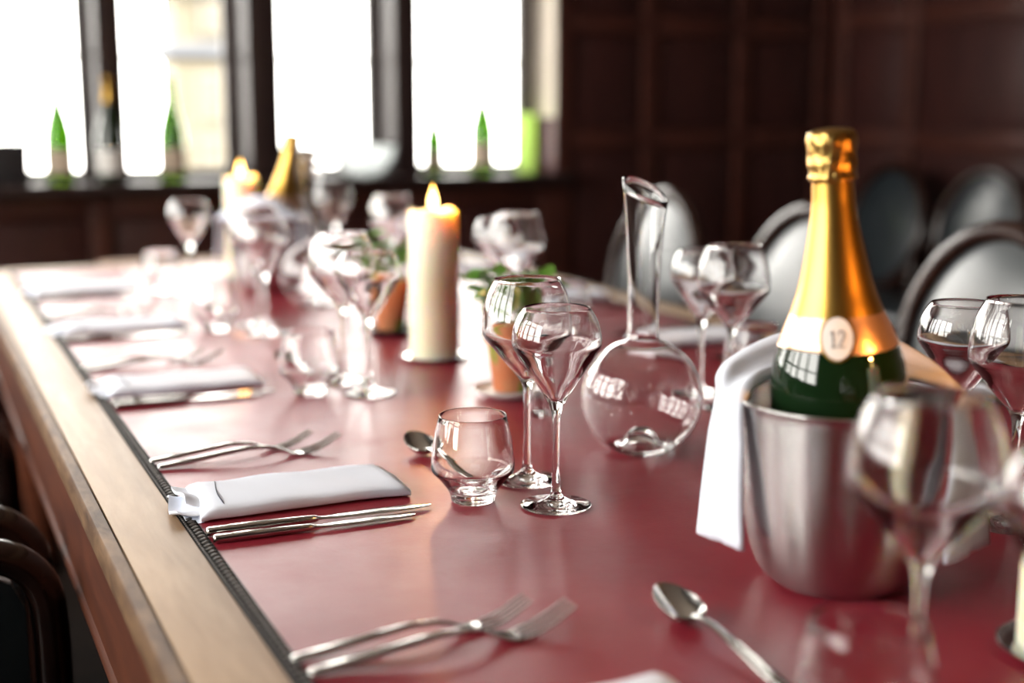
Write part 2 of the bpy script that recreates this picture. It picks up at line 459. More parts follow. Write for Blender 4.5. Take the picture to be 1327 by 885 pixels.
# outside: street and the neighbouring cream house seen through the second light
struct(box('street_ground', -60, 60, -60, 60, -4.2, -4.0, 'street'))
nb = thing('neighbouring_house', 'narrow pale yellow house with grey cornice seen through the window glass', 'building', (2.95, 13.6, -4.0))
box('wall', -0.50, 0.44, -0.4, 0.3, 0, 5.66, 'facade', nb)
box('upper_wall', -0.48, 0.42, -0.38, 0.3, 5.80, 6.25, 'facade', nb)
box('cornice', -0.56, 0.50, -0.5, 0.35, 5.66, 5.80, 'stone_grey', nb, 0.02)
box('roof', -0.56, 0.50, -0.5, 0.35, 6.25, 6.32, 'stone_grey', nb, 0.02)
for (a, b_, c, d) in ((-0.28, 0.22, 5.05, 5.50), (-0.28, 0.22, 4.35, 4.90), (-0.22, 0.16, 5.88, 6.18)):
    wf = box('window', a, b_, -0.44, -0.36, c, d, 'white_paint', nb)
    xm = (a + b_) / 2; zm = (c + d) / 2
    for (p0, p1) in ((a + 0.03, xm - 0.015), (xm + 0.015, b_ - 0.03)):
        for (q0, q1) in ((c + 0.03, zm - 0.015), (zm + 0.015, d - 0.03)):
            box('pane', p0, p1, -0.455, -0.438, q0, q1, 'facade', wf)

# ------------------------------------------------------------------ the table
TX0, TX1, TY0, TY1 = 0.145, 1.435, -1.0, 3.56
IX0, IX1, IY0, IY1 = TX0 + 0.078, TX1 - 0.078, TY0 + 0.078, TY1 - 0.078
tb = thing('dining_table', 'long wooden dining table with red leather inset top and roped border', 'table', (0, 0, 0))
bw = 0.012
# outer bead strip, groove and border planks
for (nm, x0, x1, y0, y1, mt) in (('border_plank', TX0 + bw + 0.0022, IX0, TY0, TY1, 'border_wood'), ('border_plank', IX1, TX1 - bw - 0.0022, TY0, TY1, 'border_wood'),
                                 ('border_plank', IX0, IX1, TY1 - 0.078, TY1 - bw - 0.002, 'border_wood_across'), ('border_plank', IX0, IX1, TY0 + bw, TY0 + 0.078, 'border_wood_across')):
    box(nm, x0, x1, y0, y1, TZ - 0.03, TZ, mt, tb, 0.0012)
def edge_prof(sign, xo):
    # cross section of the worn edge bead: flat 1 cm on top, rounded nose, cove below
    pts = [(0.012, -0.03), (0.012, 0.0), (0.0025, 0.0), (0.0008, -0.0008), (-0.0004, -0.0030), (-0.0012, -0.010), (-0.0016, -0.020), (-0.0010, -0.029), (0.0010, -0.034), (0.0040, -0.036), (0.012, -0.036)]
    return [(xo + sign * px, TZ + pz) for px, pz in pts]
def extrude_y(name, prof, y0, y1, mat, parent, n=1, smooth=35):
    v = []; f = []; m_ = len(prof)
    for i in range(n + 1):
        yy = y0 + (y1 - y0) * i / n
        v += [(px, yy, pz) for px, pz in prof]
    for i in range(n):
        for k in range(m_):
            k2 = (k + 1) % m_
            f.append((i * m_ + k, i * m_ + k2, (i + 1) * m_ + k2, (i + 1) * m_ + k))
    f.append(tuple(range(m_))); f.append(tuple(range(n * m_, (n + 1) * m_)))
    return link(name, mesh(name, v, f, smooth), mat, parent)
def extrude_x(name, prof, x0, x1, mat, parent):
    v = [(x0, py, pz) for py, pz in prof] + [(x1, py, pz) for py, pz in prof]; m_ = len(prof)
    f = [(k, (k + 1) % m_, m_ + (k + 1) % m_, m_ + k) for k in range(m_)] + [tuple(range(m_)), tuple(range(m_, 2 * m_))]
    return link(name, mesh(name, v, f, 35), mat, parent)
extrude_y('edge_bead', edge_prof(1, TX0), TY0, TY1, 'worn_edge', tb)
extrude_y('edge_bead', edge_prof(-1, TX1), TY0, TY1, 'worn_edge', tb)
extrude_x('edge_bead', edge_prof(-1, TY1), TX0 + 0.012, TX1 - 0.012, 'worn_edge', tb)
extrude_x('edge_bead', edge_prof(1, TY0), TX0 + 0.012, TX1 - 0.012, 'worn_edge', tb)
box('leather_inset', IX0, IX1, IY0, IY1, TZ - 0.03, TZ - 0.0006, 'red_leather', tb)
box('tabletop_core', TX0 + 0.012, TX1 - 0.012, TY0 + 0.012, TY1 - 0.012, TZ - 0.045, TZ - 0.0301, 'apron_wood', tb)
# apron with a small moulding along its lower edge
def apron(x_out, sg):
    p = [(x_out, TZ - 0.0365), (x_out, TZ - 0.136), (x_out - sg * 0.003, TZ - 0.139), (x_out - sg * 0.0045, TZ - 0.142), (x_out - sg * 0.0045, TZ - 0.146), (x_out - sg * 0.003, TZ - 0.148), (x_out + sg * 0.022, TZ - 0.148), (x_out + sg * 0.022, TZ - 0.0455), (x_out + sg * 0.004, TZ - 0.0455), (x_out + sg * 0.004, TZ - 0.0365)]
    extrude_y('apron', p, TY0 + 0.03, TY1 - 0.03, 'apron_wood', tb)
apron(TX0 + 0.0055, 1); apron(TX1 - 0.0055, -1)
box('apron', TX0 + 0.03, TX1 - 0.03, TY1 - 0.05, TY1 - 0.03, TZ - 0.148, TZ - 0.046, 'apron_wood', tb, 0.003)
box('apron', TX0 + 0.03, TX1 - 0.03, TY0 + 0.03, TY0 + 0.05, TZ - 0.148, TZ - 0.046, 'apron_wood', tb, 0.003)
leg_prof = [(0, 0), (0.035, 0), (0.04, 0.03), (0.03, 0.06), (0.034, 0.10), (0.055, 0.25), (0.06, 0.33), (0.045, 0.42), (0.04, 0.45), (0.055, 0.47), (0.055, 0.60), (0, 0.60)]
leg_me = lathe('leg', leg_prof, 24, 40)
for lx in (TX0 + 0.12, TX1 - 0.12):
    for ly in (TY0 + 0.15, 1.35, TY1 - 0.15):
        o = link('leg', leg_me, 'apron_wood', tb); o.location = (lx, ly, 0.002)
# roped border: dark strip, slanted strands and a row of fine tacks, too small to pick apart
strips = []
RW = 0.0138
def strand(cx, cy, ang, L, w, h, z, bend=0.0):
    # one twisted strand: a short bowed ridge
    c, s = math.cos(ang), math.sin(ang); v = []; f = []; n = 4
    for i in range(n + 1):
        t = i / n * 2 - 1
        ww = w / 2 * (1 - 0.55 * t * t); px = t * L / 2; py = bend * t * t
        for (a, b_) in ((-ww, 0), (-ww * 0.5, h), (ww * 0.5, h), (ww, 0)):
            hz = b_ * (1 - 0.6 * t * t)
            x_, y_ = px, py + a
            v.append((cx + x_ * c - y_ * s, cy + x_ * s + y_ * c, z + hz))
    for i in range(n):
        for k in range(3): f.append((i * 4 + k, i * 4 + k + 1, i * 4 + k + 5, i * 4 + k + 4))
    return v, f
def rope_run(horizontal, pos, a0, a1, inward):
    vs, fs, vd, fd = [], [], [], []
    pitch = 0.0098
    n = int((a1 - a0) / pitch)
    for i in range(n):
        a = a0 + (i + 0.5) * pitch
        off = pos + inward * 0.0088
        if horizontal: v, f = strand(a, off, PI / 2 + 0.6, 0.0088, 0.0056, 0.0017, TZ + 0.0002, 0.0012)
        else: v, f = strand(off, a, inward * 0.6, 0.0088, 0.0056, 0.0017, TZ + 0.0002, 0.0012)
        b0 = len(vs); vs += v; fs += [tuple(q + b0 for q in t) for t in f]
    pitch = 0.0060
    for i in range(int((a1 - a0) / pitch)):
        a = a0 + (i + 0.5) * pitch
        off = pos + inward * 0.0022
        if horizontal: v, f = strand(a, off, 0, 0.0042, 0.0026, 0.0010, TZ + 0.0002)
        else: v, f = strand(off, a, PI / 2, 0.0042, 0.0026, 0.0010, TZ + 0.0002)
        b0 = len(vd); vd += v; fd += [tuple(q + b0 for q in t) for t in f]
    o = link('rope_strands', mesh('rope_strands', vs, fs, 60), 'rope_light', tb); o['kind'] = 'stuff'
    o = link('border_tacks', mesh('border_tacks', vd, fd, 60), 'rope_light', tb); o['kind'] = 'stuff'
rope_run(False, IX0, 0.3, IY1, 1); rope_run(False, IX1, 0.3, IY1, -1); rope_run(True, IY1, IX0 + 0.012, IX1 - 0.012, -1)
for (x0, x1, y0, y1) in ((IX0 - 0.0005, IX0 + RW, IY0, IY1), (IX1 - RW, IX1 + 0.0005, IY0, IY1), (IX0 + RW, IX1 - RW, IY1 - RW, IY1), (IX0 + RW, IX1 - RW, IY0, IY0 + RW)):
    box('border_strip', x0, x1, y0, y1, TZ - 0.006, TZ + 0.0003, 'rope_dark', tb)

# ------------------------------------------------------------------ glassware
def split_glass(kind, outer, inner, z_foot, z_bowl, seg=56):
    """outer runs from the foot centre up to the rim, inner from the rim down to the bowl's bottom; cut into foot, stem and bowl"""
    P = [(p.x, p.y) for p in spline([(a, b_, 0) for a, b_ in outer], 4)]
    Q = [(p.x, p.y) for p in spline([(a, b_, 0) for a, b_ in inner], 4)]
    i1 = next(i for i, p in enumerate(P) if p[1] >= z_foot and p[0] < 0.02 and i > 10)
    i2 = next(i for i, p in enumerate(P) if p[1] >= z_bowl and i > i1)
    return (lathe(kind + '_foot', P[:i1 + 1], seg, 60), lathe(kind + '_stem', P[i1:i2 + 1], 32 if seg == 32 else seg, 60), lathe(kind + '_bowl', P[i2:] + Q[1:], seg, 60))
GS_OUT = [(0, 0.0012), (0.012, 0.0004), (0.030, 0.0), (0.0352, 0.0002), (0.0362, 0.0012), (0.0355, 0.0022), (0.028, 0.0034), (0.015, 0.0062), (0.0075, 0.0105), (0.0050, 0.018),
          (0.0039, 0.040), (0.0037, 0.068), (0.0043, 0.088), (0.0060, 0.100), (0.0100, 0.1095), (0.0200, 0.1255), (0.0330, 0.1460), (0.0428, 0.1610), (0.0447, 0.1655), (0.0450, 0.1710),
          (0.0436, 0.1815), (0.0395, 0.1930), (0.0331, 0.2030)]
GS_IN = [(0.0331, 0.2030), (0.0326, 0.2034), (0.0321, 0.2030), (0.0385, 0.1926), (0.0426, 0.1813), (0.0439, 0.1710), (0.0436, 0.1662), (0.0412, 0.1620), (0.0300, 0.1482), (0.0166, 0.1296), (0.0072, 0.1172), (0.0036, 0.1118), (0, 0.1102)]
def rescale(pr, zmap, rs):
    out_ = []
    for r_, z_ in pr:
        for (a0, b0), (a1, b1) in zip(zmap, zmap[1:]):
            if z_ <= a1 + 1e-9:
                out_.append((r_ * (rs if z_ > 0.11 else 1.0), b0 + (z_ - a0) * (b1 - b0) / (a1 - a0))); break
    return out_
ZM = [(-0.001, -0.001), (0.10, 0.106), (0.1610, 0.1570), (0.1655, 0.1620), (0.2034, 0.2204)]
GB_OUT = rescale(GS_OUT, ZM, 1.072); GB_IN = rescale(GS_IN, ZM, 1.072)
GB_OUT[-1] = (0.0342, GB_OUT[-1][1]); GB_IN[0] = (0.0342, GB_IN[0][1])
small_me = split_glass('small_glass', GS_OUT, GS_IN, 0.0105, 0.100)
big_me = split_glass('big_glass', GB_OUT, GB_IN, 0.0108, 0.106)
def wine_glass(kind, x, y, label, rz=0.0):
    t = thing('wine_glass', label, 'wine glass', (x, y, TZ), rz, 'stemmed wine glasses set out along the table')
    foot, stem, bowl = small_me if kind == 's' else big_me
    link('foot', foot, 'glass', t); link('stem', stem, 'glass', t); link('bowl', bowl, 'glass', t)
    return t
tumbler_prof = spline([(p[0], p[1], 0) for p in [(0, 0.0015), (0.012, 0.0005), (0.0205, 0.0), (0.0226, 0.0012), (0.0232, 0.005), (0.0262, 0.0125), (0.0345, 0.0235), (0.0418, 0.0315), (0.0430, 0.0355), (0.0427, 0.043), (0.0405, 0.062), (0.0347, 0.0896),
                                                      (0.0341, 0.0902), (0.0335, 0.0896), (0.0392, 0.062), (0.0414, 0.043), (0.0414, 0.036), (0.0400, 0.0325), (0.0325, 0.0250), (0.0240, 0.0155), (0.0205, 0.0115), (0.014, 0.0098), (0, 0.0095)]], 4)
tumbler_me = lathe('tumbler', [(p.x, p.y) for p in tumbler_prof], 56, 60)
def tumbler(x, y, label):
    o = link('tumbler', tumbler_me, 'glass'); o.location = (x, y, TZ)
    return tag(o, label, 'tumbler', 'water tumblers set out along the table')

# carafe: spherical body with a punt, tall neck cut on a slant
def carafe_meshes():
    R_, zc = 0.0715, 0.0632
    outp = [(0, 0.014), (0.006, 0.0135), (0.013, 0.009), (0.019, 0.003), (0.026, 0.0002), (0.0325, 0.0004)]
    for k in range(1, 26):
        a = -math.asin(0.0610 / R_) + k / 25 * (math.asin(0.0610 / R_) + math.radians(66))
        outp.append((R_ * math.cos(a), zc + R_ * math.sin(a)))
    outp += [(0.0225, 0.1300), (0.0192, 0.1340), (0.0184, 0.1400)]
    r2 = R_ - 0.0016
    inp = [(0.0170, 0.1400), (0.0178, 0.1338), (0.0215, 0.1285)]
    for k in range(26):
        a = math.radians(64) - k / 25 * (math.radians(64) + math.asin(0.0575 / r2))
        inp.append((r2 * math.cos(a), zc + r2 * math.sin(a)))
    inp += [(0.030, 0.0075), (0.0245, 0.0085), (0.0195, 0.0150), (0.0150, 0.0225), (0.0080, 0.0265), (0, 0.0275)]
    seg = 64
    body = None
    # body is one open surface (outer) plus one open surface (inner); the neck closes them above
    bo = lathe('o', outp, seg, 60); bi = lathe('i', inp, seg, 60)
    body = join_mesh('carafe_body', [bo, bi], 60)
    no_ = [(0.0184, 0.14), (0.0182, 0.155), (0.0185, 0.18), (0.0198, 0.22), (0.0222, 0.262), (0.0262, 0.30)]
    ni_ = [(0.0248, 0.30), (0.0209, 0.262), (0.0185, 0.22), (0.0172, 0.18), (0.0169, 0.155), (0.0170, 0.14)]
    A = spline([(a, b_, 0) for a, b_ in no_], 4); B = spline([(a, b_, 0) for a, b_ in ni_], 4)
    prof = [(p.x, p.y) for p in A] + [(0.0255, 0.3008)] + [(p.x, p.y) for p in B]
    me = lathe('carafe_neck', prof, seg, 60)
    for v in me.vertices:      # slanted mouth: left side of the rim stands higher
        t = max(0.0, (v.co.z - 0.18) / 0.12)
        if t > 0: v.co.z += t ** 2 * (0.006 - 0.43 * v.co.x + 0.34 * v.co.y)
    me.update()
    return body, me
carafe_body_me, carafe_neck_me = carafe_meshes()
def carafe(x, y, rz, label):
    t = thing('carafe', label, 'carafe', (x, y, TZ), rz, 'spherical glass carafes')
    link('body', carafe_body_me, 'glass', t); link('neck', carafe_neck_me, 'glass', t)

# ------------------------------------------------------------------ cutlery (lying along +x, handle end at 0)
def fork_meshes():
    h = loft_mesh('fork_handle', [(0.0, 0, 0.0030, 0.0030, 0.0012), (0.003, 0, 0.0032, 0.0052, 0.0022), (0.03, 0, 0.0055, 0.0056, 0.0026), (0.07, 0, 0.0105, 0.0046, 0.0026), (0.100, 0, 0.0135, 0.0034, 0.0024),
                                  (0.122, 0, 0.0125, 0.0026, 0.0020), (0.134, 0, 0.0095, 0.0028, 0.0016)], 12)
    base = loft_mesh('b', [(0.134, 0, 0.0095, 0.0028, 0.0016), (0.141, 0, 0.0068, 0.0062, 0.0012), (0.149, 0, 0.0036, 0.0105, 0.0010), (0.156, 0, 0.0024, 0.0118, 0.0010), (0.161, 0, 0.0023, 0.0116, 0.0010)], 12)
    tn = []
    for k in range(4):
        yy = (k - 1.5) * 0.0066
        tn.append(loft_mesh('t', [(0.162, yy, 0.0024, 0.0017, 0.0010), (0.175, yy, 0.0052, 0.0014, 0.0010), (0.188, yy * 0.98, 0.0105, 0.0013, 0.0010), (0.200, yy * 0.95, 0.0172, 0.0012, 0.0009), (0.205, yy * 0.95, 0.0200, 0.0007, 0.0006)], 8))
    return h, join_mesh('fork_head', [base] + tn, 60)
def knife_meshes():
    h = loft_mesh('knife_handle', [(0.0, 0, 0.0045, 0.0034, 0.0030), (0.002, 0, 0.0048, 0.0050, 0.0042), (0.04, 0, 0.0050, 0.0058, 0.0046), (0.085, 0, 0.0050, 0.0048, 0.0040), (0.104, 0, 0.0050, 0.0042, 0.0034), (0.108, 0, 0.005, 0.0026, 0.0024)], 14)
    bl = loft_mesh('knife_blade', [(0.107, 0, 0.0050, 0.0024, 0.0020), (0.113, 0.0006, 0.0048, 0.0046, 0.0012), (0.13, 0.0010, 0.0046, 0.0076, 0.0010), (0.17, 0.0014, 0.0044, 0.0088, 0.0009), (0.205, 0.0022, 0.0040, 0.0080, 0.0008), (0.220, 0.0036, 0.0036, 0.0052, 0.0006), (0.226, 0.0050, 0.0034, 0.0018, 0.0004)], 12, 2.2)
    return h, bl
def spoon_meshes():
    h = loft_mesh('spoon_handle', [(0.0, 0, 0.0030, 0.0030, 0.0012), (0.003, 0, 0.0032, 0.0052, 0.0022), (0.03, 0, 0.0055, 0.0056, 0.0026), (0.07, 0, 0.0110, 0.0046, 0.0026), (0.100, 0, 0.0142, 0.0034, 0.0024), (0.118, 0, 0.0138, 0.0027, 0.0019), (0.128, 0, 0.0120, 0.0032, 0.0015)], 12)
    v = []; f = []; nr, na = 8, 28
    L_, W_ = 0.0275, 0.0180
    for side in (0, 1):
        b0 = len(v)
        for i in range(nr + 1):
            t = i / nr
            for k in range(na):
                a = 2 * PI * k / na
                ex = math.cos(a); wy = W_ * (1 - 0.12 * ex)
                zz = 0.0125 * (t ** 2.2) + (0.0016 if side == 0 else 0.0004) + 0.0016 + 0.20 * L_ * ex * t
                rr_ = t if side == 0 else t * (1.02)
                v.append((0.1535 + L_ * ex * rr_, wy * math.sin(a) * rr_, zz))
        for i in range(nr):
            for k in range(na):
                k2 = (k + 1) % na
                q = (b0 + i * na + k, b0 + i * na + k2, b0 + (i + 1) * na + k2, b0 + (i + 1) * na + k)
                f.append(q if side == 0 else q[::-1])
    o2 = (nr + 1) * na
    for k in range(na):
        k2 = (k + 1) % na
        f.append((nr * na + k, nr * na + k2, o2 + nr * na + k2, o2 + nr * na + k))
    bm_ = bpy.data.meshes.new('spoon_bowl'); 
    return h, mesh('spoon_bowl', v, f, 70)
fork_me, knife_me, spoon_me = fork_meshes(), knife_meshes(), spoon_meshes()
LEATHER = TZ - 0.0006
def cutlery(kind, x, y, rz, label, scale=1.0, z=LEATHER):
    me = {'fork': fork_me, 'knife': knife_me, 'spoon': spoon_me}[kind]
    parts = {'fork': 'head', 'knife': 'blade', 'spoon': 'bowl'}[kind]
    t = thing(kind, label, kind, (x, y, z), rz, {'fork': 'forks laid out along the table', 'knife': 'knives laid out along the table', 'spoon': 'spoons laid out along the table'}[kind])
    t.scale = (scale,) * 3
    link('handle', me[0], 'steel', t); link(parts, me[1], 'steel', t)
    return t

# ------------------------------------------------------------------ folded napkin: rolled layers, open at the outer end (x from 0 to L)
def napkin_meshes(seed):
    rnd = random.Random(seed)
    L = 0.232
    def layer(name, x0, x1, w0, zb0, zb1, h0, h1, flare, yo):
        st = []
        n = 22
        for i in range(n + 1):
            t = i / n; x = x0 + (x1 - x0) * t
            e = min(1.0, t * n / 1.5, (1 - t) * n / 1.2 + 0.25)
            h = (h0 + (h1 - h0) * t) * (0.55 + 0.45 * e)
            w = w0 * (1 + 0.02 * math.sin(9 * t + seed) + (flare * (1 - t) ** 6))
            z = zb0 + (zb1 - zb0) * t + h + 0.0012 * math.sin(11 * t + seed * 2) * (1 - t)
            st.append((x, yo + 0.0022 * math.sin(6 * t + seed), z, w, h))
        me = loft_mesh(name, st, 40, 5.0, 80)
        for v in me.vertices:
            v.co.z += 0.0007 * math.sin(70 * v.co.x + 50 * v.co.y + seed) * (1 if v.co.z > 0.006 else 0)
            v.co.y += 0.0012 * math.sin(40 * v.co.x + seed)
            # slight crumple of the open end
            if v.co.x < 0.03: v.co.z += (0.03 - v.co.x) * 0.08 * math.sin(90 * v.co.y + seed)
            v.co.z = max(v.co.z, 0.0004)
        return me
    st = []
    n = 26
    for i in range(n + 1):
        t = i / n; x = 0.016 + (L - 0.016) * t
        e = min(1.0, 0.45 + t * n / 2.5, 0.72 + (1 - t) * n / 3.0)
        h = (0.0082 - 0.0014 * t) * e
        st.append((x, 0.0020 * math.sin(6 * t + seed), h + 0.0002, 0.0515 * (1 + 0.012 * math.sin(9 * t + seed)) * (0.985 + 0.015 * e), h))
    body = loft_mesh('body', st, 44, 4.6, 180)
    for v in body.vertices:
        v.co.z += 0.0009 * math.sin(70 * v.co.x + 60 * v.co.y + seed) * min(1, v.co.z / 0.008)
        if v.co.z > 0.004: v.co.z -= 0.0011 * math.exp(-((v.co.y - 0.012 - 0.1 * (v.co.x - 0.1)) / 0.006) ** 2)
    lv = []
    for q, (z0, z1, y0, w_) in enumerate(((0.0030, 0.0014, 0.000, 0.048), (0.0070, 0.0062, -0.004, 0.044), (0.0108, 0.0118, 0.006, 0.040))):
        st = []
        for i in range(11):
            t = i / 10; x = 0.050 - (0.043 + 0.006 * ((q + seed) % 3)) * t
            st.append((x, y0 * t + 0.004 * t * math.sin(seed + q * 2), z0 + (z1 - z0) * t + 0.0022 * t * math.sin(8 * t + seed + q), w_ * (1 - 0.10 * t * t + 0.10 * t * math.sin(3 * t + q)), 0.0015))
        me = loft_mesh('leaf_fold', st, 36, 3.0, 180)
        for v in me.vertices:
            k_ = max(0, (0.03 - v.co.x) / 0.03)
            v.co.z += k_ * 0.0030 * math.sin(110 * v.co.y + seed + 2 * q)
            v.co.x += k_ * 0.003 * math.sin(75 * v.co.y + q * 2 + seed)
            v.co.z = max(v.co.z, 0.0004)
        lv.append(me)
    cloth = join_mesh('napkin_cloth', [body] + lv, 80)
    pts = []
    for k in range(15):
        t = k / 14; yy = -0.0515 + 0.103 * t
        edge = abs(t - 0.5) * 2
        zz = 0.0168 - 0.0062 * edge ** 5
        pts.append((0.046 + 0.006 * math.sin(3.2 * t + seed), yy, zz))
    pts = [(pts[0][0], -0.0500, 0.0035), (pts[0][0], -0.0524, 0.0070)] + pts
    st = tube_mesh('hem_stitching', pts, 0.0006, 6)
    return cloth, st
napkin_vars = [napkin_meshes(s) for s in (1, 4, 9)]
def napkin(x, y, rz, label, var=0):
    t = thing('napkin', label, 'napkin', (x, y, LEATHER), rz, 'folded white napkins at the place settings')
    c, s = napkin_vars[var % 3]
    link('cloth', c, 'linen', t); link('hem_stitching', s, 'navy_thread', t)
    return t

# ------------------------------------------------------------------ place settings
# left side: handle ends at the roped border, pieces lie along +x
NAMES = ['by the ice bucket', 'in front of the round carafe', 'beside the tall candle', 'next to the far candle', 'at the table end']
def left_setting(i, yc, pieces, gl_s=None, gl_b=None, tum=None, spoon_y=0.11, dj=0.0):
    nm = NAMES[i]
    j = lambda s: random.uniform(-s, s)
    if 'n' in pieces: napkin(0.224, yc, j(0.02), 'white folded napkin with navy stitching, setting ' + nm, i)
    if 'f' in pieces:
        cutlery('fork', 0.232, yc + 0.196, 0.03 + j(0.02), 'smaller silver fork of the pair, setting ' + nm, 0.93)
        cutlery('fork', 0.236, yc + 0.166, 0.02 + j(0.02), 'larger silver fork of the pair, setting ' + nm, 1.03)
    if 'k' in pieces:
        cutlery('knife', 0.236, yc - 0.094, -0.02 + j(0.01), 'longer silver knife of the pair, setting ' + nm, 1.0)
        cutlery('knife', 0.238, yc - 0.116, -0.015 + j(0.01), 'shorter silver knife of the pair, setting ' + nm, 0.88)
    if 's' in pieces: cutlery('spoon', 0.527, yc + spoon_y - 0.150, PI / 2 + j(0.03), 'silver dessert spoon behind the tumbler, setting ' + nm)
    if gl_s: wine_glass('s', *gl_s, 'shorter tulip wine glass of the pair, setting ' + nm)
    if gl_b: wine_glass('b', *gl_b, 'taller rounder wine glass of the pair, setting ' + nm)
    if tum: tumbler(*tum, 'clear glass tumbler at the place setting ' + nm)
left_setting(0, 0.695, 'nfs', (0.600, 0.530), (0.572, 0.624), (0.512, 0.600), spoon_y=0.148)
left_setting(1, 1.300, 'nfks', (0.579, 1.158), (0.592, 1.254), (0.510, 1.210), spoon_y=0.108)
left_setting(2, 1.915, 'nfks', (0.581, 1.751), (0.573, 1.847), (0.504, 1.786), spoon_y=0.09)
left_setting(3, 2.480, 'nfks', (0.576, 2.320), (0.585, 2.416), (0.501, 2.391), spoon_y=0.10)
left_setting(4, 3.040, 'nks', (0.561, 2.916), None, (0.505, 2.965))
RN = ['before the brown-rimmed chair', 'between carafe and bottle', 'beyond the round carafe', 'opposite the far plant', 'at the far corner by the chairs']
def right_setting(i, yc, pieces, gl_s=None, gl_b=None, tum=None):
    nm = RN[i]
    j = lambda s: random.uniform(-s, s)
    if 'n' in pieces: napkin(1.356, yc, PI + j(0.02), 'white folded napkin with navy stitching, setting ' + nm, i + 1)
    if 'f' in pieces:
        cutlery('fork', 1.348, yc - 0.190, PI + j(0.02), 'smaller silver fork of the pair, setting ' + nm, 0.93)
        cutlery('fork', 1.344, yc - 0.160, PI + j(0.02), 'larger silver fork of the pair, setting ' + nm, 1.03)
    if 'k' in pieces:
        cutlery('knife', 1.344, yc + 0.094, PI + j(0.01), 'longer silver knife of the pair, setting ' + nm, 1.0)
        cutlery('knife', 1.342, yc + 0.116, PI + j(0.01), 'shorter silver knife of the pair, setting ' + nm, 0.88)
    if 's' in pieces: cutlery('spoon', 1.075, yc + 0.03, -PI / 2 + j(0.03), 'silver dessert spoon between the glasses, setting ' + nm)
    if gl_s: wine_glass('s', *gl_s, 'shorter tulip wine glass of the pair, setting ' + nm)
    if gl_b: wine_glass('b', *gl_b, 'taller rounder wine glass of the pair, setting ' + nm)
    if tum: tumbler(*tum, 'clear glass tumbler at the place setting ' + nm)
right_setting(0, 0.87, '', (0.968, 1.014), (0.950, 0.918))
right_setting(1, 1.39, 'n', (1.005, 1.556), (0.988, 1.456), (1.104, 1.570))
right_setting(2, 1.935, 'nfk', (0.972, 2.183), (0.959, 2.075), (1.075, 2.11))
right_setting(3, 2.50, 'nfk', (0.965, 2.73), (0.930, 2.635), (1.07, 2.69))
right_setting(4, 3.06, 'nf', (0.99, 3.24), None, None)

carafe(0.771, 1.318, -math.radians(24.6), 'spherical clear glass carafe with slanted mouth, beside the ice bucket')
carafe(0.755, 2.615, -math.radians(24.6), 'spherical clear glass carafe standing before the far ice bucket')

# ------------------------------------------------------------------ candles
def candle(x, y, h, label, plate_label, flame=True):
    pl = link('candle_plate', lathe('candle_plate', [(0, 0), (0.036, 0), (0.046, 0.0015), (0.053, 0.0048), (0.0545, 0.0064), (0.0535, 0.0070), (0.045, 0.0040), (0.036, 0.0028), (0, 0.0028)], 48, 60), 'steel')
    pl.location = (x, y, LEATHER)
    tag(pl, plate_label, 'candle plate', 'small metal plates under the pillar candles')
    t = thing('pillar_candle', label, 'candle', (x, y, LEATHER + 0.003), 0, 'cream pillar candles')
    r0 = 0.0400
    prof = [(0, 0), (r0 - 0.002, 0), (r0, 0.003), (r0 + 0.0004, h * 0.5), (r0, h - 0.006), (r0 - 0.0015, h - 0.001), (r0 - 0.005, h + 0.0008), (r0 - 0.010, h - 0.001), (0.018, h - 0.008), (0.006, h - 0.010), (0, h - 0.010)]
    me = lathe('wax_body', prof, 48, 70)
    for v in me.vertices:
        if v.co.z > h - 0.012:
            a = math.atan2(v.co.y, v.co.x); v.co.z += 0.003 * math.sin(a * 2 + x * 9) + 0.0015 * math.sin(a * 5)
    link('wax_body', me, 'candle_wax', t)
    wk = link('wick', tube_mesh('wick', [(0, 0, h - 0.012), (0, 0, h - 0.002), (0.0012, 0, h + 0.004), (0.003, 0, h + 0.008)], 0.0011, 8), 'wick', t)
    if flame:
        fp = [(0, h - 0.003), (0.0030, h + 0.0005), (0.0062, h + 0.006), (0.0078, h + 0.012), (0.0070, h + 0.020), (0.0045, h + 0.029), (0.0018, h + 0.037), (0, h + 0.042)]
        link('flame', lathe('flame', [(p.x, p.y) for p in spline([(a, b_, 0) for a, b_ in fp], 4)], 20, 180), 'flame', t)
        d = bpy.data.lights.new('flame_light', 'POINT'); d.energy = 6.5; d.color = (1.0, 0.38, 0.07); d.shadow_soft_size = 0.006
        lo = bpy.data.objects.new('flame_light', d); COL.objects.link(lo); lo.parent = t; lo.location = (0, 0, h + 0.030)
candle(0.763, 1.968, 0.236, 'tall lit cream pillar candle standing between the two potted herbs', 'small metal plate under the tall candle between the plants')
candle(0.734, 3.160, 0.236, 'lit cream pillar candle standing behind the far ice bucket', 'small metal plate under the far pillar candle')
candle(0.762, 0.668, 0.236, 'lit cream pillar candle beside the near wine glasses and the ice bucket', 'small metal plate by the near wine glasses and ice bucket')

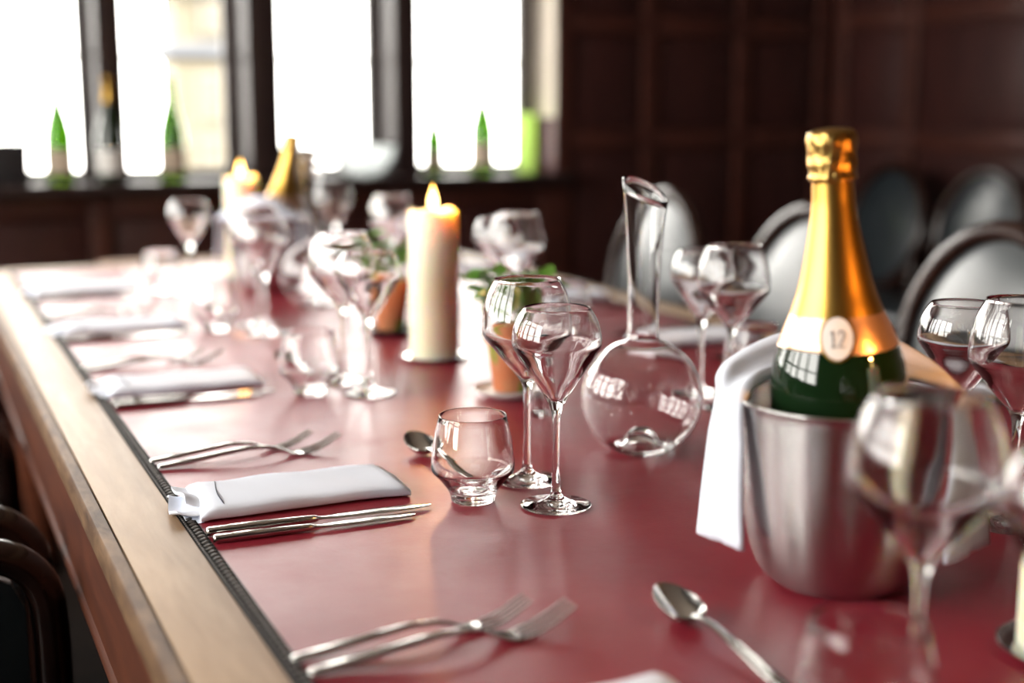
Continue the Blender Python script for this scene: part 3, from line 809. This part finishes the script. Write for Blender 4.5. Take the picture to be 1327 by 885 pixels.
# ------------------------------------------------------------------ potted herbs
leaf_v = []; leaf_f = []
outline = [(0.0, 0.0), (0.08, 0.10), (0.26, 0.42), (0.22, 0.30), (0.42, 0.50), (0.60, 0.42), (0.56, 0.34), (0.80, 0.26), (1.0, 0.0)]
nrow = len(outline)
for (t_, w_) in outline:
    for s_ in (-1, 0, 1):
        leaf_v.append((t_, s_ * w_ * 0.75, -0.16 * t_ * t_ + 0.05 * abs(s_)))
for i in range(nrow - 1):
    for s_ in (0, 1):
        a = i * 3 + s_; leaf_f.append((a, a + 1, a + 4, a + 3))
leaf_me = mesh('leaf', leaf_v, leaf_f, 60); leaf_me.materials.append(M['leaf'])
def plant(x, y, label, n_stem, spread, hgt, seed, leafs=4):
    rnd = random.Random(seed)
    t = thing('potted_herb', label, 'potted plant', (x, y, LEATHER + 0.0085), 0, 'potted herbs on saucers')
    link('pot', lathe('pot', [(0, 0), (0.023, 0), (0.0245, 0.002), (0.0335, 0.066), (0.0335, 0.069), (0.0375, 0.0695), (0.0385, 0.088), (0.0375, 0.090), (0.0345, 0.090), (0.0330, 0.078), (0, 0.078)], 40, 40), 'terracotta', t)
    link('soil', lathe('soil', [(0, 0.083), (0.012, 0.084), (0.026, 0.082), (0.0325, 0.0785)], 24, 80), 'soil', t)
    for k in range(n_stem):
        a = 2 * PI * k / n_stem + rnd.uniform(-0.4, 0.4); sp_ = spread * rnd.uniform(0.35, 1.0); hh = hgt * rnd.uniform(0.6, 1.0)
        p0 = Vector((0.014 * math.cos(a), 0.014 * math.sin(a), 0.080)); p2 = Vector((sp_ * math.cos(a), sp_ * math.sin(a), 0.082 + hh))
        p1 = p0 * 0.6 + p2 * 0.4 + Vector((0, 0, hh * 0.35))
        path = [p0.lerp(p1, q).lerp(p1.lerp(p2, q), q) for q in [i / 5 for i in range(6)]]
        st = link('stem', tube_mesh('stem', path, [0.0013, 0.0012, 0.0011, 0.001, 0.0009, 0.0007], 6), 'leaf', t)
        for m_ in range(leafs):
            q = 0.45 + 0.55 * m_ / (leafs - 1)
            pp = p0.lerp(p1, q).lerp(p1.lerp(p2, q), q)
            lf = link('leaf', leaf_me, None, st)
            lf.location = pp; s_ = rnd.uniform(0.026, 0.044)
            lf.scale = (s_, s_, s_)
            lf.rotation_euler = (rnd.uniform(-0.5, 0.5), rnd.uniform(-0.7, 0.5), a + rnd.uniform(-1.6, 1.6))
    return t
def saucer(x, y, label, mat, r=0.052):
    o = link('saucer', lathe('saucer', [(0, 0), (r * 0.6, 0), (r * 0.65, 0.002), (r * 0.96, 0.009), (r, 0.012), (r * 0.985, 0.0128), (r * 0.93, 0.0105), (r * 0.62, 0.0075), (0, 0.0075)], 40, 50), mat)
    o.location = (x, y, LEATHER)
    tag(o, label, 'saucer', 'saucers under the potted herbs')
saucer(0.757, 1.658, 'white saucer under the herb pot behind the wine glasses', 'white_china')
plant(0.757, 1.658, 'bushy green herb in mossy terracotta pot behind the wine glasses', 14, 0.062, 0.095, 3, 5)
saucer(0.779, 2.227, 'dark saucer under the herb pot beyond the tall candle', 'dark_card')
plant(0.779, 2.227, 'green herb in plain terracotta pot beyond the tall candle', 14, 0.085, 0.095, 8)

# small glass salt shaker with dark cap
t = thing('salt_shaker', 'small clear glass shaker with dark cap beside the herb pot', 'salt shaker', (0.742, 1.532, LEATHER))
link('glass_tube', lathe('glass_tube', [(0, 0), (0.011, 0), (0.0125, 0.0015), (0.0125, 0.058), (0.0110, 0.064), (0.0098, 0.064), (0.0108, 0.057), (0.0108, 0.006), (0, 0.005)], 28, 40), 'glass', t)
link('cap', lathe('cap', [(0, 0.0645), (0.0125, 0.0645), (0.0130, 0.067), (0.0125, 0.080), (0.009, 0.085), (0, 0.086)], 28, 40), 'dark_plastic', t)

# ------------------------------------------------------------------ ice buckets, champagne bottles, draped napkins
bucket_prof = spline([(p[0], p[1], 0) for p in [(0, 0.004), (0.030, 0.003), (0.048, 0.0), (0.056, 0.0025), (0.0665, 0.013), (0.0745, 0.034), (0.0800, 0.062), (0.0840, 0.105), (0.0868, 0.150), (0.0880, 0.168), (0.0900, 0.1705), (0.0903, 0.1722), (0.0890, 0.1732),
                                                           (0.0875, 0.1722), (0.0866, 0.168), (0.0854, 0.150), (0.0826, 0.105), (0.0786, 0.062), (0.0731, 0.035), (0.0645, 0.015), (0.050, 0.006), (0, 0.006)]], 4)
bucket_me = lathe('bucket', [(p.x, p.y) for p in bucket_prof], 72, 50)
def bucket(x, y, label):
    o = link('ice_bucket', bucket_me, 'brushed_steel'); o.location = (x, y, LEATHER); o.scale = (1, 1, 0.925)
    return tag(o, label, 'ice bucket', 'steel ice buckets')
bucket(0.703, 0.868, 'brushed steel ice bucket holding the bottle with the white medallion')
bucket(0.728, 2.884, 'steel ice bucket half hidden behind the far carafe at table end')
HB = 0.37
BOT = [(0.000, 0.0565), (0.155, 0.0565), (0.170, 0.0555), (0.185, 0.0525), (0.205, 0.0455), (0.223, 0.0375), (0.245, 0.0300), (0.284, 0.0215), (0.310, 0.0175), (0.328, 0.0165), (0.333, 0.0165)]
def bottle(x, y, z, tilt_axis, tilt, label, s=1.0, group='champagne bottles in the ice buckets', rz=0.0):
    t = thing('champagne_bottle', label, 'bottle', (x, y, z), 0, group)
    t.rotation_mode = 'QUATERNION'
    from mathutils import Quaternion
    t.rotation_quaternion = Quaternion(tilt_axis, tilt) @ Quaternion((0, 0, 1), rz)
    t.scale = (s, s, s)
    g = [(0, 0.012), (0.030, 0.004), (0.050, 0.0), (0.0555, 0.004)] + [(r_, z_) for z_, r_ in BOT[1:7]] + [(0.0298, 0.2455), (0, 0.2455)]
    link('glass_body', lathe('glass_body', [(p.x, p.y) for p in spline([(a, b_, 0) for a, b_ in g[:-2]], 4)] + [(0, 0.2452)], 48, 50), 'dark_green_glass', t)
    # scalloped foil skirt from the shoulder to the cap
    fo = [(r_ + 0.0006, z_) for z_, r_ in [(0.196, 0.0489), (0.205, 0.0455), (0.223, 0.0375)]]
    band = lathe('collar_band', [(p.x, p.y) for p in spline([(a, b_, 0) for a, b_ in fo], 5)], 64, 60)
    for v in band.vertices:
        if v.co.z < 0.1965:
            a = math.atan2(v.co.y, v.co.x); v.co.z += 0.0020 * math.cos(2 * a)
    link('collar_band', band, 'foil_band', t)
    fs = [(0.0381, 0.223), (0.0306, 0.245), (0.0221, 0.284), (0.0181, 0.310), (0.0171, 0.328), (0.0171, 0.334)]
    link('foil', lathe('foil', [(p.x, p.y) for p in spline([(a, b_, 0) for a, b_ in fs], 5)], 48, 60), 'gold_foil', t)
    cp = [(0.0174, 0.330), (0.0196, 0.333), (0.0190, 0.338), (0.0200, 0.345), (0.0194, 0.352), (0.0203, 0.360), (0.0203, 0.366), (0.0188, 0.3705), (0.012, 0.3735), (0, 0.3745)]
    cme = lathe('cork_cap', [(p.x, p.y) for p in spline([(a, b_, 0) for a, b_ in cp], 5)], 64, 60)
    rn = random.Random(5)
    for v in cme.vertices:
        a = math.atan2(v.co.y, v.co.x); k_ = 1 + 0.018 * math.sin(9 * a + 300 * v.co.z) + 0.012 * math.sin(17 * a - 190 * v.co.z)
        v.co.x *= k_; v.co.y *= k_
    link('cork_cap', cme, 'crinkled_foil', t)
    return t
Rv = Vector((math.cos(math.radians(24.6)), -math.sin(math.radians(24.6)), 0)); Fv = Vector((math.sin(math.radians(24.6)), math.cos(math.radians(24.6)), 0))
b1 = bottle(0.712, 0.870, LEATHER + 0.0085, Fv, -math.radians(4.0), 'champagne bottle with gold foil and white medallion in the steel bucket')
# oval medallion on the collar, facing the viewer, with its grey figure
med = []
a0 = -PI / 2 - math.radians(38)
def on_collar(da, z, lift):
    for (z0, r0), (z1, r1) in zip(BOT, BOT[1:]):
        if z0 <= z <= z1: r_ = r0 + (r1 - r0) * (z - z0) / (z1 - z0)
    aa = a0 + da / r_
    return ((r_ + lift) * math.cos(aa), (r_ + lift) * math.sin(aa), z)
def patch(name, cx, cz, rx, rzz, lift, th, mat, parent, n=28):
    v = [on_collar(cx, cz, lift + th)]; f = []
    for ring in (0.5, 1.0):
        for k in range(n):
            a = 2 * PI * k / n; v.append(on_collar(cx + rx * ring * math.cos(a), cz + rzz * ring * math.sin(a), lift + th))
    for k in range(n):
        a = 2 * PI * k / n; v.append(on_collar(cx + rx * math.cos(a), cz + rzz * math.sin(a), lift - 0.001))
    for k in range(n):
        k2 = (k + 1) % n
        f.append((0, 1 + k, 1 + k2)); f.append((1 + k, 1 + n + k, 1 + n + k2, 1 + k2)); f.append((1 + n + k, 1 + 2 * n + k, 1 + 2 * n + k2, 1 + n + k2))
    return link(name, mesh(name, v, f, 60), mat, parent)
patch('medallion_rim', 0, 0.208, 0.0138, 0.0185, 0.0008, 0.0010, 'gold_foil', b1)
pm = patch('medallion', 0, 0.208, 0.0118, 0.0163, 0.0019, 0.0007, 'label_paper', b1)
def stroke(pts, w):
    path = [on_collar(a, 0.208 + c, 0.0030) for a, c in pts]
    return tube_mesh('s', path, w, 6)
nums = [stroke([(-0.0048, 0.0036), (-0.0030, 0.0062), (-0.0030, -0.0062)], 0.0006), stroke([(-0.0050, -0.0062), (-0.0010, -0.0062)], 0.0005),
        stroke([(0.0010, 0.0034), (0.0018, 0.0056), (0.0034, 0.0062), (0.0050, 0.0050), (0.0052, 0.0024), (0.0036, -0.0016), (0.0010, -0.0062), (0.0054, -0.0062)], 0.0006)]
link('printed_figure', join_mesh('printed_figure', nums, 60), 'grey_ink', pm)
bottle(0.728, 2.884, LEATHER + 0.0155, Fv, math.radians(10.5), 'gold-topped champagne bottle leaning in the far ice bucket', 0.90)

def sash(name, stations, width_fn, parent=None, label=None, loc=(0, 0, 0), rz=0, mat='linen', seed=0):
    """cloth strip: stations give the centre line and the cross direction, thickened both sides"""
    C_ = spline([s_[0] for s_ in stations], 6); W_ = spline([s_[1] for s_ in stations], 6)
    n = len(C_); m_ = 13; v = []; f = []
    T_ = [(C_[min(i + 1, n - 1)] - C_[max(i - 1, 0)]).normalized() for i in range(n)]
    for side in (0, 1):
        for i in range(n):
            nr = T_[i].cross(W_[i].normalized()).normalized()
            for k in range(m_):
                u = k / (m_ - 1) * 2 - 1
                s_ = i / (n - 1)
                fold = 0.0028 * math.sin(u * 5 + seed + 2 * s_) * (0.4 + 0.6 * math.sin(s_ * PI)) + 0.0007 * math.sin(u * 11 + 9 * s_ + seed)
                p = C_[i] + W_[i] * u + nr * (fold + (0.0016 if side else -0.0016))
                v.append(p)
    off = n * m_
    for i in range(n - 1):
        for k in range(m_ - 1):
            a = i * m_ + k; q = (a, a + 1, a + m_ + 1, a + m_)
            f.append(q); f.append(tuple(off + z_ for z_ in q[::-1]))
    for i in range(n - 1):
        for k in (0, m_ - 1):
            a = i * m_ + k; f.append((a, a + m_, off + a + m_, off + a))
    for k in range(m_ - 1):
        for i in (0, n - 1):
            a = i * m_ + k; f.append((a, a + 1, off + a + 1, off + a))
    return link(name, mesh(name, v, f, 180), mat, parent)
def V3(r_, f_, z_): return Rv * r_ + Fv * f_ + Vector((0, 0, z_))
nt_ = thing('bucket_napkin', 'white linen napkin draped over the near steel ice bucket around the bottle', 'napkin', (0.703, 0.868, LEATHER), 0, 'napkins draped over the ice buckets')
st = [(V3(-0.103, -0.012, 0.040), V3(0.016, -0.024, 0.0)), (V3(-0.102, -0.010, 0.085), V3(0.013, -0.024, 0.0)), (V3(-0.099, -0.004, 0.135), V3(0.010, -0.024, 0.0)), (V3(-0.0955, 0.006, 0.168), V3(0.006, -0.026, 0.0)), (V3(-0.0885, 0.022, 0.1800), V3(0.012, -0.022, -0.001)),
      (V3(-0.068, 0.056, 0.187), V3(0.016, -0.014, -0.006)), (V3(-0.034, 0.0790, 0.194), V3(0.006, -0.012, -0.018)), (V3(0.010, 0.0860, 0.197), V3(0.0, -0.010, -0.020)), (V3(0.050, 0.0760, 0.195), V3(-0.004, -0.012, -0.018)),
      (V3(0.078, 0.050, 0.188), V3(-0.008, -0.022, -0.006)), (V3(0.0930, 0.010, 0.1790), V3(-0.004, -0.030, 0.0)), (V3(0.0965, -0.016, 0.163), V3(-0.014, -0.030, 0.0)), (V3(0.0955, -0.030, 0.130), V3(-0.018, -0.028, 0.0)), (V3(0.0950, -0.038, 0.085), V3(-0.022, -0.027, 0.0)), (V3(0.0950, -0.044, 0.040), V3(-0.025, -0.026, 0.0))]
sash('cloth', st, None, nt_, seed=1); nt_.scale = (1, 1, 0.93)
nt2 = thing('bucket_napkin', 'white linen napkin bunched over the far ice bucket at table end', 'napkin', (0.728, 2.884, LEATHER), 0, 'napkins draped over the ice buckets')
st = [(V3(-0.104, -0.020, 0.085), V3(0.004, 0.04, 0.0)), (V3(-0.0975, -0.025, 0.150), V3(0.004, 0.036, 0.0)), (V3(-0.090, -0.034, 0.1860), V3(0.014, 0.030, 0.006)), (V3(-0.055, -0.074, 0.200), V3(0.012, 0.016, 0.022)),
      (V3(-0.005, -0.090, 0.206), V3(0.003, 0.010, 0.026)), (V3(0.045, -0.080, 0.202), V3(-0.010, 0.016, 0.022)), (V3(0.080, -0.045, 0.187), V3(-0.020, 0.024, 0.004)), (V3(0.0975, -0.010, 0.172), V3(-0.004, 0.036, 0.0)), (V3(0.102, -0.005, 0.110), V3(-0.004, 0.04, 0.0))]
sash('cloth', st, None, nt2, seed=3); nt2.scale = (1, 1, 0.93)

# ------------------------------------------------------------------ round-backed armchairs (local: seat faces +x, back at x = 0)
def pad_mesh(name, ry, rz_, th, seg=40, rings=7, sgn=1):
    v = []; f = []
    v.append((sgn * th, 0, 0))
    for i in range(1, rings + 1):
        t = i / rings
        for k in range(seg):
            a = 2 * PI * k / seg
            v.append((sgn * th * (1 - t ** 3), ry * t * math.cos(a), rz_ * t * math.sin(a)))
    for k in range(seg): f.append((0, 1 + k, 1 + (k + 1) % seg))
    for i in range(rings - 1):
        for k in range(seg):
            k2 = (k + 1) % seg; a = 1 + i * seg
            f.append((a + k, a + seg + k, a + seg + k2, a + k2))
    b0 = len(v); v.append((-0.004 * sgn, 0, 0))
    a = 1 + (rings - 1) * seg
    for k in range(seg): f.append((b0, a + (k + 1) % seg, a + k))
    return mesh(name, v, f, 70)
ring_path = [(0, 0.205 * math.cos(2 * PI * k / 48), 0.235 * math.sin(2 * PI * k / 48)) for k in range(48)]
ring_me = tube_mesh('back_frame', ring_path, 0.021, 12, True)
padf_me = pad_mesh('back_pad', 0.190, 0.220, 0.022, sgn=1)
padb_me = pad_mesh('back_panel', 0.190, 0.220, 0.012, sgn=-1)
seat_me = box_mesh('seat', 0.02, 0.50, -0.245, 0.245, 0.395, 0.475, 0.035, 4)
sfr_me = box_mesh('seat_frame', 0.015, 0.505, -0.25, 0.25, 0.345, 0.398, 0.008)
cl_me = {}
for nm_, (lx, ly) in dict(a=(0.04, -0.215), b=(0.04, 0.215)).items():
    cl_me[nm_] = tube_mesh('leg', [(lx, ly, 0.36), (lx - 0.01, ly, 0.2), (lx - 0.05, ly, 0.0)], [0.022, 0.019, 0.015], 10)
def arm_mesh(ly):
    path = [(0.03, ly, 0.655), (0.10, ly, 0.662), (0.30, ly, 0.668), (0.42, ly, 0.667), (0.465, ly, 0.655), (0.490, ly, 0.630), (0.500, ly, 0.595), (0.502, ly, 0.50), (0.500, ly, 0.35), (0.495, ly, 0.15), (0.490, ly, 0.0)]
    P_ = spline(path, 4)
    return tube_mesh('arm', P_, [0.020] * len(P_), 12, flat=1.0)
def sidepanel_mesh(ly):
    v = []; f = []
    pts = [(0.035, 0.40), (0.475, 0.40), (0.475, 0.60), (0.462, 0.630), (0.435, 0.645), (0.035, 0.640)]
    for yy in (ly - 0.012, ly + 0.012): v += [(px, yy, pz) for px, pz in pts]
    f = [tuple(range(6)), tuple(range(6, 12))] + [(k, (k + 1) % 6, 6 + (k + 1) % 6, 6 + k) for k in range(6)]
    return mesh('side_panel', v, f, 30)
arm_me = {s_: arm_mesh(s_ * 0.275) for s_ in (-1, 1)}
spn_me = {s_: sidepanel_mesh(s_ * 0.275) for s_ in (-1, 1)}
post_me = {s_: tube_mesh('back_post', [(0.035, s_ * 0.19, 0.39), (0.02, s_ * 0.185, 0.52), (0.0, s_ * 0.195, 0.64)], 0.018, 10) for s_ in (-1, 1)}
def chair(x, y, rz, label, group, arms=True):
    t = thing('armchair', label, 'chair', (x, y, 0.001), rz, group)
    for nm_, me, mt in (('back_frame', ring_me, 'chair_wood'), ('back_pad', padf_me, 'black_leather'), ('back_panel', padb_me, 'black_leather')):
        o = link(nm_, me, mt, t); o.location = (0.0, 0, 0.70); o.rotation_euler = (0, -0.19, 0)
    link('seat', seat_me, 'black_leather', t); link('seat_frame', sfr_me, 'chair_wood', t)
    for q in 'ab': link('leg', cl_me[q], 'chair_wood', t)
    for s_ in (-1, 1):
        link('back_post', post_me[s_], 'chair_wood', t)
        if arms:
            link('arm', arm_me[s_], 'chair_wood', t); link('side_panel', spn_me[s_], 'black_leather', t)
        else:
            link('leg', tube_mesh('leg', [(0.47, s_ * 0.215, 0.36), (0.475, s_ * 0.215, 0.0)], [0.022, 0.014], 10), 'chair_wood', t)
    return t
G1 = 'dark armchairs along the bare side of the table'; G2 = 'round-backed chairs facing the window side'; G3 = 'spare chairs standing along the panelled wall'
chair(-0.385, 1.225, 0, 'dark wooden armchair with black leather side, its curved arm by the table edge', G1)
chair(-0.385, 1.920, 0, 'dark wooden armchair next in the row, only its curved arm rail showing', G1)
chair(-0.385, 2.560, 0, 'dark wooden armchair standing in shadow under the table edge', G1)
chair(1.75, 2.95, PI, 'round-backed chair with shiny leather behind the carafe neck', G2, False)
chair(1.75, 2.335, PI, 'round-backed chair with shiny leather behind the bottle neck', G2, False)
chair(1.75, 1.785, PI, 'round-backed chair with brown wooden rim behind the wine glasses', G2, False)
chair(3.46, 4.08, PI, 'round-backed black chair in shadow against the dark panelling', G3, False)
chair(3.46, 3.58, PI, 'round-backed blue-black leather chair against the panelled wall', G3, False)
chair(3.46, 3.06, PI, 'round-backed dark chair at the end of the row by the wall', G3, False)

# tan side table behind the table end
t = thing('side_table', 'low tan wooden side table behind the dining table end', 'side table', (0.90, 3.98, 0.0))
box('table_top', -0.39, 0.42, -0.09, 0.09, 0.680, 0.705, 'tan_wood', t, 0.004)
for sx in (-1, 1):
    for sy in (-1, 1): box('leg', sx * 0.36 - 0.02, sx * 0.36 + 0.02, sy * 0.065 - 0.02, sy * 0.065 + 0.02, 0.0, 0.680, 'tan_wood', t, 0.003)

# ------------------------------------------------------------------ things on the window sill
def sill_bottle(x, y, label, s=1.0, mat='green_glass', lab='cream_label', foil=True):
    t = thing('green_bottle', label, 'bottle', (x, y, SILL), 0, 'empty bottles on the window sill'); t.scale = (s * 1.1, s * 1.1, s * 1.1)
    g = [(0, 0.010), (0.025, 0.002), (0.040, 0.0), (0.0435, 0.004), (0.0435, 0.13), (0.0430, 0.145), (0.040, 0.165), (0.034, 0.190), (0.026, 0.220), (0.0185, 0.250), (0.0145, 0.280), (0.0140, 0.312), (0.0155, 0.314), (0.0155, 0.324), (0.0120, 0.325), (0.0100, 0.320), (0.0110, 0.28), (0.0150, 0.252),
         (0.0230, 0.220), (0.0310, 0.190), (0.0370, 0.165), (0.0405, 0.145), (0.0410, 0.13), (0.0410, 0.012), (0.020, 0.010), (0, 0.018)]
    link('glass_body', lathe('glass_body', [(p.x, p.y) for p in spline([(a, b_, 0) for a, b_ in g], 2)], 28, 60), mat, t)
    link('label', lathe('label', [(0.0438, 0.028), (0.0442, 0.030), (0.0442, 0.102), (0.0438, 0.104)], 28, 60), lab, t)
    if foil: link('neck_foil', lathe('neck_foil', [(0.0192, 0.250), (0.0152, 0.280), (0.0147, 0.310), (0.0164, 0.314), (0.0164, 0.326), (0, 0.327)], 24, 60), 'gold_foil', t)
sill_bottle(0.50, 4.86, 'green glass bottle with tan label on sill next to the dark box', foil=False)
sill_bottle(0.885, 4.86, 'green glass bottle with tan label on sill before the yellow house', foil=False)
sill_bottle(2.10, 4.87, 'green glass bottle with tan label on sill near the lime candle', 1.05, foil=False)
sill_bottle(1.895, 4.87, 'small slim green bottle on sill before the bright last window light', 0.80, foil=False)
sill_bottle(0.665, 4.80, 'gold-foiled champagne bottle with white label before the dark mullion', 1.0, 'dark_green_glass', 'label_paper')
t = thing('storage_box', 'dark square box standing on the window sill', 'box', (0.31, 4.85, SILL))
box('box_body', -0.085, 0.085, -0.06, 0.06, 0, 0.130, 'dark_card', t, 0.004); box('lid', -0.088, 0.088, -0.063, 0.063, 0.112, 0.140, 'dark_card', t, 0.004)
t = thing('sill_tray', 'pale wooden crate with grey top on the sill behind the far bottle', 'crate', (1.29, 4.88, SILL))
box('crate_body', -0.13, 0.13, -0.06, 0.06, 0, 0.078, 'cream_label', t, 0.004); box('lid', -0.135, 0.135, -0.065, 0.065, 0.078, 0.110, 'stone_grey', t, 0.004)
bo = link('glass_bowl', lathe('glass_bowl', [(p.x, p.y) for p in spline([(a, b_, 0) for a, b_ in [(0, 0.001), (0.04, 0), (0.05, 0.003), (0.085, 0.025), (0.115, 0.07), (0.125, 0.115), (0.122, 0.117), (0.119, 0.115), (0.109, 0.072), (0.080, 0.030), (0.045, 0.010), (0, 0.008)]], 3)], 40, 60), 'opal_glass')
bo.location = (1.60, 4.86, SILL); tag(bo, 'wide white opal glass bowl on the sill before the third window light', 'bowl')
t = thing('lime_candle', 'pale lime green pillar candle on the sill by the window reveal', 'candle', (2.285, 4.86, SILL))
link('wax_body', lathe('wax_body', [(0, 0), (0.036, 0), (0.038, 0.003), (0.038, 0.230), (0.036, 0.235), (0.02, 0.231), (0, 0.230)], 32, 50), 'lime_wax', t)
link('wick', tube_mesh('wick', [(0, 0, 0.228), (0.001, 0, 0.246)], 0.0012, 6), 'wick', t)
